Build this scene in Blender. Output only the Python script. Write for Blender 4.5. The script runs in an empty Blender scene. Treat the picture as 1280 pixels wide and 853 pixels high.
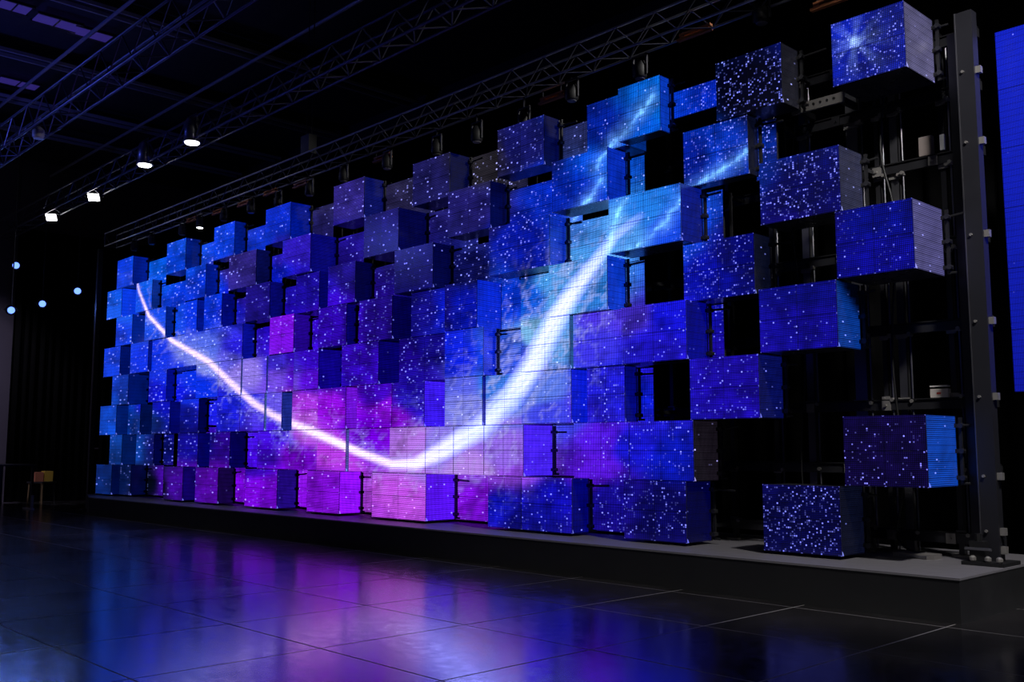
import bpy, math, random
from mathutils import Vector, Matrix
import numpy as np
random.seed(7)
rng = np.random.default_rng(11)
S = 0.75                       # metres per working unit (one cube row = 1 unit)
Z0 = 0.60                      # stage top above floor, in units
sc = bpy.context.scene
COL = sc.collection

# ---------------------------------------------------------------- camera
FPX, YAW, PIT = 1227.58, 0.810315, 0.109487
CAM = np.array([4.0302, -14.2793, 1.5301])          # units, z above stage top
cd = bpy.data.cameras.new('camera')
cd.sensor_width = 36.0
cd.lens = FPX / 1280 * 36.0
cd.clip_start, cd.clip_end = 0.05, 300
cam = bpy.data.objects.new('camera', cd)
COL.objects.link(cam)
cam.location = (CAM[0]*S, CAM[1]*S, (CAM[2]+Z0)*S)
cam.rotation_euler = (math.pi/2 + PIT, 0, YAW)
sc.camera = cam

# ---------------------------------------------------------------- world / exposure
w = bpy.data.worlds.new('world'); sc.world = w; w.use_nodes = True
w.node_tree.nodes['Background'].inputs[0].default_value = (0.25, 0.3, 1.0, 1)
w.node_tree.nodes['Background'].inputs[1].default_value = 0.0006
sc.view_settings.view_transform = 'Standard'
sc.view_settings.look = 'None'
sc.view_settings.exposure = 0.0
sc.view_settings.gamma = 1.0
sc.cycles.use_denoising = True
sc.cycles.max_bounces = 6
sc.cycles.diffuse_bounces = 2
sc.cycles.glossy_bounces = 4
sc.cycles.sample_clamp_indirect = 6.0

# ---------------------------------------------------------------- helpers
def lin(h, k=1.0):
    h = h.lstrip('#')
    out = []
    for i in (0, 2, 4):
        c = int(h[i:i+2], 16)/255
        out.append((c/12.92 if c <= 0.04045 else ((c+0.055)/1.055)**2.4)*k)
    return tuple(out)
_f = np.array([-math.sin(YAW)*math.cos(PIT), math.cos(YAW)*math.cos(PIT), math.sin(PIT)])
_r = np.array([math.cos(YAW), math.sin(YAW), 0.0])
_u = np.cross(_r, _f)
def at(px, py, Y):
    """photo pixel -> (X, Z) in units on the upright plane y = Y"""
    d = _f + _r*(px-640)/FPX - _u*(py-426.5)/FPX
    t = (Y-CAM[1])/d[1]
    p = CAM + t*d
    return p[0], p[2]
def tag(o, label=None, cat=None, group=None, kind=None):
    if label: o['label'] = label
    if cat: o['category'] = cat
    if group: o['group'] = group
    if kind: o['kind'] = kind
    return o
def empty(name, loc=(0,0,0), label=None, cat=None, group=None, rz=0):
    o = bpy.data.objects.new(name, None); COL.objects.link(o)
    o.location = (loc[0]*S, loc[1]*S, (loc[2]+Z0)*S); o.rotation_euler.z = rz
    o.empty_display_size = 0.1
    return tag(o, label, cat, group)
class MB:
    """collects shapes in units (relative to its origin), z relative to origin"""
    def __init__(s): s.v=[]; s.f=[]; s.m=[]
    def add(s, vs, fs, m=0):
        n=len(s.v); s.v += [tuple(p) for p in vs]; s.f += [tuple(i+n for i in f) for f in fs]; s.m += [m]*len(fs); return s
    def box(s, a, b, m=0):
        x0,y0,z0=a; x1,y1,z1=b
        return s.add([(x0,y0,z0),(x1,y0,z0),(x1,y1,z0),(x0,y1,z0),(x0,y0,z1),(x1,y0,z1),(x1,y1,z1),(x0,y1,z1)],
              [(0,3,2,1),(4,5,6,7),(0,1,5,4),(1,2,6,5),(2,3,7,6),(3,0,4,7)], m)
    def tube(s, p, q, r, n=8, m=0, r2=None):
        p=Vector(p); q=Vector(q); d=(q-p).normalized(); a=d.orthogonal().normalized(); b=d.cross(a)
        r2 = r if r2 is None else r2
        vs=[p+(a*math.cos(2*math.pi*i/n)+b*math.sin(2*math.pi*i/n))*r for i in range(n)]
        vs+=[q+(a*math.cos(2*math.pi*i/n)+b*math.sin(2*math.pi*i/n))*r2 for i in range(n)]
        fs=[(i,(i+1)%n,n+(i+1)%n,n+i) for i in range(n)]+[tuple(range(n-1,-1,-1)),tuple(range(n,2*n))]
        return s.add(vs,fs,m)
    def lathe(s, prof, c=(0,0,0), n=16, m=0):
        vs=[];fs=[]
        for (r,z) in prof:
            for i in range(n):
                a=2*math.pi*i/n; vs.append((c[0]+r*math.cos(a),c[1]+r*math.sin(a),c[2]+z))
        for k in range(len(prof)-1):
            for i in range(n):
                fs.append((k*n+i,k*n+(i+1)%n,(k+1)*n+(i+1)%n,(k+1)*n+i))
        fs.append(tuple(range(n-1,-1,-1))); fs.append(tuple((len(prof)-1)*n+i for i in range(n)))
        return s.add(vs,fs,m)
    def mesh(s, name, mats):
        me=bpy.data.meshes.new(name)
        me.from_pydata([(x*S,y*S,z*S) for x,y,z in s.v],[],s.f)
        for m in (mats if isinstance(mats,(list,tuple)) else [mats]): me.materials.append(m)
        me.polygons.foreach_set('material_index', s.m)
        me.update(); return me
    def obj(s, name, mats, parent=None, loc=(0,0,0), smooth=False):
        me=s.mesh(name,mats)
        if smooth:
            for p in me.polygons: p.use_smooth = len(p.vertices)==4
        return place(name, me, parent, loc)
def place(name, me, parent=None, loc=(0,0,0), rot=None):
    o=bpy.data.objects.new(name, me); COL.objects.link(o)
    if parent is not None:
        o.parent=parent; o.location=(loc[0]*S,loc[1]*S,loc[2]*S)
    else:
        o.location=(loc[0]*S,loc[1]*S,(loc[2]+Z0)*S)
    if rot: o.rotation_euler=rot
    return o

# ---------------------------------------------------------------- materials
def mat(name, color, rough=0.5, metal=0.0, emit=None, strength=0.0, spec=0.5, noise=None, bump=None, sampling=None):
    m=bpy.data.materials.new(name); m.use_nodes=True
    nt=m.node_tree; b=nt.nodes['Principled BSDF']
    b.inputs['Base Color'].default_value=(*color,1); b.inputs['Roughness'].default_value=rough
    b.inputs['Metallic'].default_value=metal; b.inputs['Specular IOR Level'].default_value=spec
    if emit: b.inputs['Emission Color'].default_value=(*emit,1); b.inputs['Emission Strength'].default_value=strength
    tc=nt.nodes.new('ShaderNodeTexCoord'); nz=nt.nodes.new('ShaderNodeTexNoise')
    nz.inputs['Scale'].default_value=(noise or 8); nz.inputs['Detail'].default_value=4
    nt.links.new(tc.outputs['Object'],nz.inputs['Vector'])
    mp=nt.nodes.new('ShaderNodeMapRange'); mp.inputs['To Min'].default_value=max(0.02,rough*0.75); mp.inputs['To Max'].default_value=min(1,rough*1.3)
    nt.links.new(nz.outputs['Fac'],mp.inputs['Value']); nt.links.new(mp.outputs[0],b.inputs['Roughness'])
    if bump:
        bp=nt.nodes.new('ShaderNodeBump'); bp.inputs['Strength'].default_value=bump; bp.inputs['Distance'].default_value=0.01
        nt.links.new(nz.outputs['Fac'],bp.inputs['Height']); nt.links.new(bp.outputs[0],b.inputs['Normal'])
    if sampling: m.cycles.emission_sampling=sampling
    return m
M_alu   = mat('brushed_aluminium',(0.30,0.30,0.33),0.35,0.9)
M_steel = mat('dark_steel',(0.07,0.07,0.08),0.4,0.7)
M_black = mat('black_paint',(0.012,0.012,0.014),0.55)
M_plate = mat('zinc_plate',(0.42,0.40,0.38),0.4,0.5)
M_case  = mat('cube_casing',(0.035,0.035,0.045),0.28,0.2,spec=0.6)
M_stage = mat('stage_vinyl',(0.012,0.012,0.014),0.6,noise=3)
M_stop  = mat('stage_top_sheet',(0.22,0.21,0.23),0.45,noise=5)
M_drape = mat('black_drape',(0.0025,0.0025,0.003),0.95,spec=0.1)
M_wall  = mat('painted_wall',(0.10,0.085,0.12),0.8,noise=2)
M_roof  = mat('roof_deck',(0.02,0.02,0.03),0.8)
M_beam  = mat('painted_roof_steel',(0.35,0.35,0.42),0.45,0.2)
M_amber = mat('amber_plywood',(0.50,0.17,0.06),0.6)
M_cable = mat('black_cable',(0.01,0.01,0.01),0.5)
M_white = mat('lamp_lens_white',(0.8,0.8,0.8),0.3,emit=(1,1,1.0),strength=12)
M_bluel = mat('lamp_lens_blue',(0.3,0.5,0.9),0.3,emit=(0.12,0.24,1.0),strength=2.6)
M_sky   = mat('skylight_panel',(0.1,0.1,0.2),0.6,emit=lin('#3a2c86'),strength=0.5)

# LED screen material: colour attribute x diode grid, plus single bright diodes
def led_material():
    m=bpy.data.materials.new('led_screen'); m.use_nodes=True
    nt=m.node_tree; N=nt.nodes; L=nt.links; b=N['Principled BSDF']
    b.inputs['Base Color'].default_value=(0.007,0.007,0.010,1); b.inputs['Roughness'].default_value=0.24
    b.inputs['Specular IOR Level'].default_value=0.55
    def math_(op,a,bb=None,c=None,clamp=False):
        n=N.new('ShaderNodeMath'); n.operation=op; n.use_clamp=clamp
        for i,x in enumerate((a,bb,c)):
            if x is None: continue
            if isinstance(x,(int,float)): n.inputs[i].default_value=x
            else: L.new(x,n.inputs[i])
        return n.outputs[0]
    def uv(name):
        n=N.new('ShaderNodeUVMap'); n.uv_map=name; s=N.new('ShaderNodeSeparateXYZ'); L.new(n.outputs[0],s.inputs[0]); return n.outputs[0],s.outputs[0],s.outputs[1]
    att=N.new('ShaderNodeAttribute'); att.attribute_name='content'
    _,u,v=uv('led')
    cu=math_('COSINE',math_('MULTIPLY',u,2*math.pi)); cv=math_('COSINE',math_('MULTIPLY',v,2*math.pi))
    g=math_('MULTIPLY',math_('MULTIPLY_ADD',cu,0.5,0.5),math_('MULTIPLY_ADD',cv,0.5,0.5))
    grid=math_('MULTIPLY_ADD',g,2.6,0.33)
    # thin dark scan lines every fourth diode row
    s4=math_('FRACT',math_('MULTIPLY',v,0.25)); ln=math_('LESS_THAN',s4,0.16); grid=math_('MULTIPLY',grid,math_('MULTIPLY_ADD',ln,-0.35,1.05))
    # single bright diodes
    suv,su,sv=uv('star')
    fl=N.new('ShaderNodeVectorMath'); fl.operation='FLOOR'; L.new(suv,fl.inputs[0])
    wn=N.new('ShaderNodeTexWhiteNoise'); wn.noise_dimensions='2D'; L.new(fl.outputs[0],wn.inputs['Vector'])
    dens=att.outputs['Alpha']
    on=math_('GREATER_THAN',wn.outputs['Value'],math_('SUBTRACT',1.0,dens))
    k=math_('DIVIDE',math_('SUBTRACT',wn.outputs['Value'],math_('SUBTRACT',1.0,dens)),math_('MAXIMUM',dens,0.001))
    k=math_('POWER',math_('MAXIMUM',k,0.0),3.6)
    du=math_('SUBTRACT',math_('FRACT',su),0.5); dv=math_('SUBTRACT',math_('FRACT',sv),0.5)
    r=math_('SQRT',math_('ADD',math_('MULTIPLY',du,du),math_('MULTIPLY',dv,dv)))
    fall=math_('SUBTRACT',1.0,math_('MULTIPLY',r,1.9),clamp=True)
    star=math_('MULTIPLY',math_('MULTIPLY',on,fall),math_('MULTIPLY_ADD',k,3.0,0.20))
    # module corner diodes
    _,mu,mv=uv('module')
    def edge(x): return math_('ABSOLUTE',math_('SUBTRACT',x,math_('ROUND',x)))
    eu=edge(mu); ev=edge(mv)
    rr=math_('SQRT',math_('ADD',math_('MULTIPLY',eu,eu),math_('MULTIPLY',ev,ev)))
    outer=math_('GREATER_THAN',math_('MAXIMUM',math_('ABSOLUTE',math_('SUBTRACT',mu,1.0)),math_('ABSOLUTE',math_('SUBTRACT',mv,1.0))),0.5)
    corner=math_('MULTIPLY',math_('MULTIPLY',math_('LESS_THAN',rr,0.052),outer),0.8)
    st=math_('ADD',star,math_('MULTIPLY',corner,math_('GREATER_THAN',dens,0.004)))
    # star tint: the content's own hue pushed to pale blue-violet
    tint=N.new('ShaderNodeMix'); tint.data_type='RGBA'; tint.inputs[0].default_value=0.62
    nrm=N.new('ShaderNodeVectorMath'); nrm.operation='NORMALIZE'; L.new(att.outputs['Color'],nrm.inputs[0])
    L.new(nrm.outputs[0],tint.inputs[6]); tint.inputs[7].default_value=(0.30,0.33,1.0,1)
    v1=N.new('ShaderNodeVectorMath'); v1.operation='SCALE'; L.new(att.outputs['Color'],v1.inputs[0]); L.new(grid,v1.inputs['Scale'])
    v2=N.new('ShaderNodeVectorMath'); v2.operation='SCALE'; L.new(tint.outputs[2],v2.inputs[0]); L.new(st,v2.inputs['Scale'])
    ad=N.new('ShaderNodeVectorMath'); L.new(v1.outputs[0],ad.inputs[0]); L.new(v2.outputs[0],ad.inputs[1])
    L.new(ad.outputs[0],b.inputs['Emission Color']); b.inputs['Emission Strength'].default_value=1.0
    m.cycles.emission_sampling='FRONT'
    return m
M_led = led_material()

# ---------------------------------------------------------------- the picture shown on the cubes
ANCH = """150 345 0a3ae0;150 385 1060ff;145 430 0838d8;200 328 0a66ff;225 322 0848f0;250 300 0850f0;280 300 0840e8;320 300 0a38e8;345 275 0a30e0;
300 330 382488;305 350 3a2496;345 310 2a24c8;370 315 3a1cd0;435 250 3c2890;435 290 2a14a0;480 290 221470;480 320 1e1060;540 225 282068;590 265 211862;650 190 1a1868;610 200 2c2440;
440 345 1e0c78;520 335 181060;575 330 101058;650 300 0a1ab0;690 240 0828b8;665 325 0a18a0;750 150 0828b0;795 150 0a68ff;812 130 0a78ff;725 230 0838e0;745 215 0a60ff;800 270 2a88ff;775 290 58a0ff;830 290 1a50ff;
700 345 58a8ff;745 370 3088f0;720 380 70b8ff;670 420 90c8ff;700 430 60a0f0;660 370 0a60f0;636 370 0838e0;575 380 0c18c8;535 380 140c80;575 440 1020d8;640 440 0a40f0;530 440 1a0c98;470 400 220880;
450 450 3a08c0;500 450 2408a0;350 400 2808c0;352 425 3810d0;415 400 3c08c8;385 450 4a0cf0;385 480 7010f8;350 460 5030f0;350 480 8850f8;415 470 3008c0;415 515 b010f8;380 510 c838f8;380 530 e060ff;
465 500 5008d8;480 520 a010f0;510 490 2a10c8;530 500 4018f0;580 490 6868f8;580 515 9088ff;625 490 2878f0;690 490 6a80f8;700 520 4a48f8;510 555 e088ff;455 545 8800f0;490 545 9000f0;550 560 a880ff;415 570 d840f8;340 545 5010f0;
370 570 9808f8;320 570 4a08d8;326 612 9408f8;258 608 6008b0;216 608 4c08a4;405 620 9a10ec;500 620 e858ff;480 640 d848fc;597 620 9810f0;630 640 1818e0;690 630 120cb0;670 650 0e0c90;820 640 0c0868;760 620 180c90;1000 655 080854;
1105 565 15064a;740 550 6018f0;735 590 6a18f0;780 560 1c18e0;830 575 0c18c0;630 560 b070ff;640 590 b050ff;590 590 d890ff;910 490 2c10e4;905 470 3014ec;1000 410 1e10cc;1000 370 1010a8;840 400 1814e8;820 435 2818e8;750 400 5030e0;745 440 4838f8;800 400 5030d8;
890 340 0a10c0;920 320 0a0c90;1000 240 060878;1000 275 180c98;1095 280 0814c0;1095 320 1410d0;1085 60 0618a0;1060 50 0828d8;935 110 02042c;875 200 0620a0;910 200 0a40e0;760 490 2828f0;790 490 0a18c0;745 510 5020f0;
240 560 100888;280 560 300494;200 560 0a0c60;140 455 0838d0;140 525 0840b8;150 560 083890;130 600 06246c;170 600 08184c;190 610 040818;200 500 0810c8;230 520 060c80;170 520 062a80;200 450 0430e8;160 490 0634b0;240 475 0430f0;
240 400 0434f0;200 400 1050ff;260 365 0838e8;290 380 0818c8;290 430 3020f0;285 440 7060f8;255 430 6070f8;250 445 9090f8;310 465 a880f8;290 500 1a20f0;280 520 2020f0;310 520 5838f0;340 510 7858f8;245 540 0a0870;345 350 0a18b8;310 375 28149c;380 360 2810c0"""
AN=[]
for t in ANCH.replace('\n','').split(';'):
    a=t.split(); AN.append((float(a[0]),float(a[1]),*lin(a[2])))
AN=np.array(AN)
STREAK=np.array([(170,345,1.6,.35),(174,365,2.2,.7),(186,395,2.6,1),(215,426,4,1),(262,453,5.5,1),(292,482,6,1),(318,505,6.5,1),(345,521,7,1),(395,542,8,1),(450,566,8,1),(490,581,8,1),
 (520,580,11,1),(555,563,15,1),(600,536,17,1),(640,496,18,1),(668,452,18,1),(692,405,17,1),(718,362,14,1),(742,330,10,.8),(768,296,8,.35),(800,270,6,.12)])
_ng=rng.random((256,256))
def vnoise(x,y):
    xi=np.floor(x).astype(int); yi=np.floor(y).astype(int); fx=x-xi; fy=y-yi
    fx=fx*fx*(3-2*fx); fy=fy*fy*(3-2*fy)
    g=lambda a,b:_ng[a%256,b%256]
    return (g(xi,yi)*(1-fx)+g(xi+1,yi)*fx)*(1-fy)+(g(xi,yi+1)*(1-fx)+g(xi+1,yi+1)*fx)*fy
def fbm(x,y): return .5*vnoise(x,y)+.27*vnoise(2.1*x+7,2.1*y+3)+.15*vnoise(4.3*x+1,4.3*y+9)+.08*vnoise(9*x,9*y)
DENS=np.array([(150,350,.05),(200,360,.07),(260,380,.09),(230,430,.08),(200,480,.09),(200,540,.08),(260,540,.06),(320,370,.05),(360,320,.03),(300,520,.05),(330,560,.05),(280,440,.09),(130,520,.03),(140,600,.03),(230,610,.03),
 (330,610,.03),(400,620,.012),(500,620,.02),(415,520,.04),(380,450,.04),(460,380,.06),(430,440,.06),(490,500,.06),(560,400,.05),(530,450,.07),(440,260,.03),(540,230,.03),(590,270,.04),(650,190,.07),(520,340,.04),(650,310,.08),
 (575,470,.03),(640,380,.03),(640,500,.03),(690,420,.01),(750,150,.03),(800,150,.015),(720,230,.04),(800,280,.02),(740,420,.02),(830,420,.02),(900,340,.09),(890,200,.10),(935,110,.14),(1000,240,.12),(1095,300,.02),(1080,60,.10),
 (1000,400,.015),(910,490,.03),(1100,570,.035),(1000,650,.11),(820,640,.07),(680,640,.05),(760,560,.03),(830,570,.04),(760,500,.04),(620,560,.02),(500,560,.01),(340,510,.03)])
# named light effects in the picture: (centre, radius, colour, gain)
BURST=(1068,52)
WISPS=[((745,210),(770,175),(800,140),(815,120)),((700,300),(735,250),(752,225)),((780,320),(830,280),(852,250)),((858,240),(900,215),(934,190)),((760,320),(770,270),(778,250))]
def seg_d(px,py,a,b):
    ax,ay=a; bx,by=b; t=np.clip(((px-ax)*(bx-ax)+(py-ay)*(by-ay))/((bx-ax)**2+(by-ay)**2),0,1)
    return np.hypot(px-ax-t*(bx-ax),py-ay-t*(by-ay)),t
def picture(px,py,kb=1.0,shift=(0,0),tint=None):
    qx=px+shift[0]; qy=py+shift[1]
    d2=(qx[:,None]-AN[:,0])**2+(1.25*(qy[:,None]-AN[:,1]))**2+30
    wt=1/d2**2.8; wt/=wt.sum(1,keepdims=True)
    c=wt@AN[:,2:5]
    if tint is not None: c=c*.15+np.array(tint)*.85
    n=fbm(px/14,py/14); n2=fbm(px/6+40,py/11)
    c=c*((0.25+1.5*n*(.55+.9*n2))*(.84-.36*np.clip((px-840)/90,0,1)))[:,None]*kb
    c=c*np.array([.80,1.0,1.0])*(1+.22*np.clip((330-px)/60,0,1))[:,None]
    # filaments
    ridge=(1-np.abs(2*fbm(px/22+py/60+5,py/26-px/90)-1)*1.0)
    ridge=np.clip((ridge-.90)*10,0,1)
    best=np.full(px.shape,1e9); wd=np.ones_like(px); al=np.zeros_like(px); sg=np.zeros_like(px); run=np.zeros_like(px); acc=0.
    for a,b in zip(STREAK[:-1],STREAK[1:]):
        d,t=seg_d(px,py,a[:2],b[:2]); wl=a[2]+(b[2]-a[2])*t; aa=a[3]+(b[3]-a[3])*t; ln=math.hypot(b[0]-a[0],b[1]-a[1])
        s_=((px-a[0])*(b[1]-a[1])-(py-a[1])*(b[0]-a[0]))/ln
        m=d/wl<best/wd; best=np.where(m,d,best); wd=np.where(m,wl,wd); al=np.where(m,aa,al); sg=np.where(m,s_,sg); run=np.where(m,acc+t*ln,run); acc+=ln
    wd=wd*(.78+.08*np.clip((px-470)/80,0,1)); q=best/wd; lat=sg/wd
    strand=vnoise(lat*3.1+9+.02*run,run/45)*.6+vnoise(lat*7+3,run/22+5)*.4
    near=np.exp(-(best/(wd*3.2+6))**2)*al
    pl_=1-.6*np.exp(-((px-420)/95)**2)
    c=c+(near*ridge*.7*pl_)[:,None]*np.array([.55,.55,1.0])
    fil=np.clip((strand-.56)*4,0,1)*np.exp(-(q/2.1)**2)*al
    halo=np.exp(-(q/1.5)**2)*al*(.04+.14*n2)
    c=c*(1+.4*near[:,None])+((halo+.75*fil)*pl_)[:,None]*np.array([.50,.56,1.0])
    core=np.clip((1.12-q)*1.25,0,1)*al*(.6+.8*strand)
    blue=np.clip((px-470)/120,0,1)
    cc=np.stack([1.2-.3*blue,.9+.15*blue,1.55+2.6*blue],1)
    c=c*.82/np.maximum(.82,c.max(1))[:,None]
    mk=np.clip(core,0,1)[:,None]; c=c*(1-mk)+core[:,None]*cc
    for W in WISPS:
        for a,b in zip(W[:-1],W[1:]):
            d,t=seg_d(px+9*(n-.5),py+12*(n2-.5),a,b); c=c+(np.exp(-(d/2.3)**2)*np.clip(2.6*n2-.55,0,1.5)+np.exp(-(d/9)**2)*.25)[:,None]*np.array([.16,.42,.85])
    d=np.hypot(px-BURST[0],(py-BURST[1])); an=np.arctan2(py-BURST[1],px-BURST[0])
    ray=np.clip(np.cos(an*3+1.2)**6+np.cos(an*4)**10,0,1)
    c=c+(np.exp(-(d/5)**2)*1.2+np.exp(-d/13)*.5*ray*(n2+.2)*1.6)[:,None]*np.array([.35,.55,1.0])
    dd=(px[:,None]-DENS[:,0])**2+(py[:,None]-DENS[:,1])**2+60; wv=1/dd**2; wv/=wv.sum(1,keepdims=True)
    dens=(wv@DENS[:,2])*2.0*np.clip(1-core*2,0,1)
    return c,np.maximum(dens,0.005)
def to_px(P):
    d=P-CAM; z=d@_f
    return 640+FPX*(d@_r)/z, 426.5-FPX*(d@_u)/z

def screen_mesh(name, org, U, V, n, nu, nv, look, led=36.0, starpx=2.4, thick=0.05, const=None, cell=(0,0,.4)):
    """org: corner in units (absolute), U,V edge vectors, n outward normal; mesh is relative to org"""
    U=np.array(U,float); V=np.array(V,float); n=np.array(n,float); org=np.array(org,float)
    g=0.0021
    lu=np.linalg.norm(U); lv=np.linalg.norm(V); u0=g/lu; v0=g/lv
    us=np.linspace(u0,1-u0,nu+1); vs=np.linspace(v0,1-v0,nv+1)
    gu,gv=np.meshgrid(us,vs); gu=gu.ravel(); gv=gv.ravel()
    P=gu[:,None]*U+gv[:,None]*V
    A=P+org
    px,py=to_px(A)
    if const is None: c,dens=look(px,py)
    else: c,dens=const(px,py)
    cnt=len(P)
    verts=[tuple(p*S) for p in P]
    faces=[]
    for j in range(nv):
        for i in range(nu):
            a=j*(nu+1)+i; faces.append((a,a+1,a+nu+2,a+nu+1))
    nf=len(faces)
    k=[0,nu,(nu+1)*(nv+1)-1,nv*(nu+1)]
    base=len(verts); verts+=[tuple((P[i]-n*thick)*S) for i in k]
    for i in range(4): faces.append((k[(i+1)%4],k[i],base+i,base+(i+1)%4))
    faces.append((base+3,base+2,base+1,base))
    me=bpy.data.meshes.new(name); me.from_pydata(verts,[],faces)
    # outward check
    if np.dot(np.cross(U,V),n)<0: me.flip_normals()
    me.materials.append(M_led); me.materials.append(M_case)
    mi=[0]*nf+[1]*5; me.polygons.foreach_set('material_index',mi)
    ca=me.color_attributes.new('content','FLOAT_COLOR','POINT')
    buf=np.zeros((len(verts),4),np.float32); buf[:cnt,:3]=c; buf[:cnt,3]=dens
    ca.data.foreach_set('color',buf.ravel())
    li=np.empty(len(me.loops),int); me.loops.foreach_get('vertex_index',li)
    ext=np.concatenate([gu,gu[k]]); exv=np.concatenate([gv,gv[k]])
    # a star cell is about three picture dots: cells follow the size of the module
    sx=max(3,round((abs(px[k[1]]-px[0]))/starpx)); sy=max(3,round((abs(py[k[3]]-py[0]))/starpx))
    off=random.randint(0,500),random.randint(0,500)
    for nm,a,b in (('led',ext*round(led*lu),exv*round(led*lv)),('star',ext*sx+off[0],exv*sy+off[1]),('module',cell[0]+.02+.96*ext*(1 if cell[2]!=.4 else .4),cell[1]+.02+.96*exv*(1 if cell[2]!=.4 else .4))):
        uvl=me.uv_layers.new(name=nm); arr=np.stack([a[li],b[li]],1).astype(np.float32); uvl.data.foreach_set('uv',arr.ravel())
    me.update(); return me

# ---------------------------------------------------------------- room
H_ROOF=13.6
FLZ=-Z0
XL,XR,YF,YB=-39.0,12.0,-24.0,6.0
def struct(name,mb,m): 
    o=mb.obj(name,m); o['kind']='structure'; return o
# floor: slab with separately cast tiles, recessed joints
def floor_material():
    m=bpy.data.materials.new('polished_concrete'); m.use_nodes=True
    nt=m.node_tree; N=nt.nodes; L=nt.links; b=N['Principled BSDF']
    g=N.new('ShaderNodeNewGeometry')
    n1=N.new('ShaderNodeTexNoise'); n1.inputs['Scale'].default_value=0.7; n1.inputs['Detail'].default_value=6; n1.inputs['Distortion'].default_value=0.6
    n2=N.new('ShaderNodeTexNoise'); n2.inputs['Scale'].default_value=9; n2.inputs['Detail'].default_value=5
    L.new(g.outputs['Position'],n1.inputs['Vector']); L.new(g.outputs['Position'],n2.inputs['Vector'])
    cr=N.new('ShaderNodeValToRGB'); cr.color_ramp.elements[0].position=.3; cr.color_ramp.elements[0].color=(.010,.009,.010,1); cr.color_ramp.elements[1].position=.7; cr.color_ramp.elements[1].color=(.040,.036,.038,1)
    L.new(n1.outputs['Fac'],cr.inputs[0]); L.new(cr.outputs[0],b.inputs['Base Color'])
    ad=N.new('ShaderNodeMath'); ad.operation='MULTIPLY_ADD'; ad.inputs[1].default_value=.6; L.new(n1.outputs['Fac'],ad.inputs[0]); L.new(n2.outputs['Fac'],ad.inputs[2])
    mp=N.new('ShaderNodeMapRange'); mp.inputs['From Min'].default_value=.55; mp.inputs['From Max'].default_value=1.05; mp.inputs['To Min'].default_value=.12; mp.inputs['To Max'].default_value=.22
    L.new(ad.outputs[0],mp.inputs['Value']); L.new(mp.outputs[0],b.inputs['Roughness'])
    b.inputs['IOR'].default_value=7.0
    bp=N.new('ShaderNodeBump'); bp.inputs['Strength'].default_value=.04; bp.inputs['Distance'].default_value=.008; L.new(n2.outputs['Fac'],bp.inputs['Height']); L.new(bp.outputs[0],b.inputs['Normal'])
    return m
M_floor=floor_material()
M_joint=mat('joint_filler',(0.34,0.32,0.33),0.7)
TP=2.05; TX0=-1.15; TY0=-2.15
fl=struct('floor',MB().box((XL,YF,FLZ-0.4),(XR,YB,FLZ-0.004)),M_joint)
tile_me=MB().box((0.011,0.011,-0.0035),(TP-0.011,TP-0.011,0.0)).mesh('floor_tile',M_floor)
i0=math.floor((XL-TX0)/TP); i1=math.floor((XR-TX0)/TP); j0=math.floor((YF-TY0)/TP); j1=math.floor((YB-TY0)/TP)
near=[];far=MB()
for i in range(i0,i1+1):
    for j in range(j0,j1+1):
        x=TX0+i*TP; y=TY0+j*TP
        cx,cy=x+TP/2,y+TP/2
        px,py=to_px(np.array([[cx,cy,FLZ]])); dep=(np.array([cx,cy,FLZ])-CAM)@_f
        seen = dep>1 and -160<px[0]<1400 and py[0]<980 and cy<0.6
        if seen and len(near)<300: near.append((x,y))
        else: far.box((x+.01,y+.01,FLZ-.0035),(x+TP-.01,y+TP-.01,FLZ))
for x,y in near:
    o=place('floor_tile',tile_me); o.location=(x*S,y*S,(FLZ+Z0+random.uniform(-.0008,.0008))*S)
    o.parent=fl; o.matrix_parent_inverse=Matrix.Identity(4)
    o.location=Vector(o.location)-fl.location
o=far.obj('outer_floor_tile',M_floor); o['kind']='stuff'; o.parent=fl; o.location=Vector(o.location)-fl.location
struct('wall_left',MB().box((XL-.3,YF,FLZ-.1),(XL,YB,H_ROOF)),M_wall)
struct('wall_right',MB().box((XR,YF,FLZ-.1),(XR+.3,YB,H_ROOF)),M_roof)
struct('wall_back',MB().box((XL,YB,FLZ-.1),(XR,YB+.3,H_ROOF)),M_roof)
struct('wall_front',MB().box((XL,YF-.3,FLZ-.1),(XR,YF,H_ROOF)),M_roof)
struct('ceiling',MB().box((XL,YF,H_ROOF),(XR,YB,H_ROOF+.3)),M_roof)

# drapes
def drape(name,p,q,z0,z1,label,folds,amp=.12):
    p=Vector((p[0],p[1],0)); q=Vector((q[0],q[1],0)); d=(q-p); nrm=Vector((-d.y,d.x,0)).normalized()
    n=folds*6; vs=[];fs=[]
    for i in range(n+1):
        t=i/n; o_=math.sin(t*folds*2*math.pi)*amp*(.7+.3*math.sin(i*1.7))
        b=p+d*t+nrm*o_
        vs+= [(b.x,b.y,z0),(b.x,b.y,z1)]
    for i in range(n): fs.append((2*i,2*i+2,2*i+3,2*i+1))
    m=MB(); m.add(vs,fs); o=m.obj(name,M_drape,smooth=True)
    sm=o.modifiers.new('thickness','SOLIDIFY'); sm.thickness=.01
    tag(o,label,'curtain'); return o
drape('stage_curtain',(-38.3,-1.75),(-38.3,5.2),FLZ+.03,10.5,'black pleated curtain beside the pale wall at the left, reaching the floor',22)
drape('backdrop_curtain',(-38.0,3.6),(9,3.6),FLZ+.03,11.5,'long black pleated backdrop hanging behind the wall of LED cubes',110)

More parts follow.
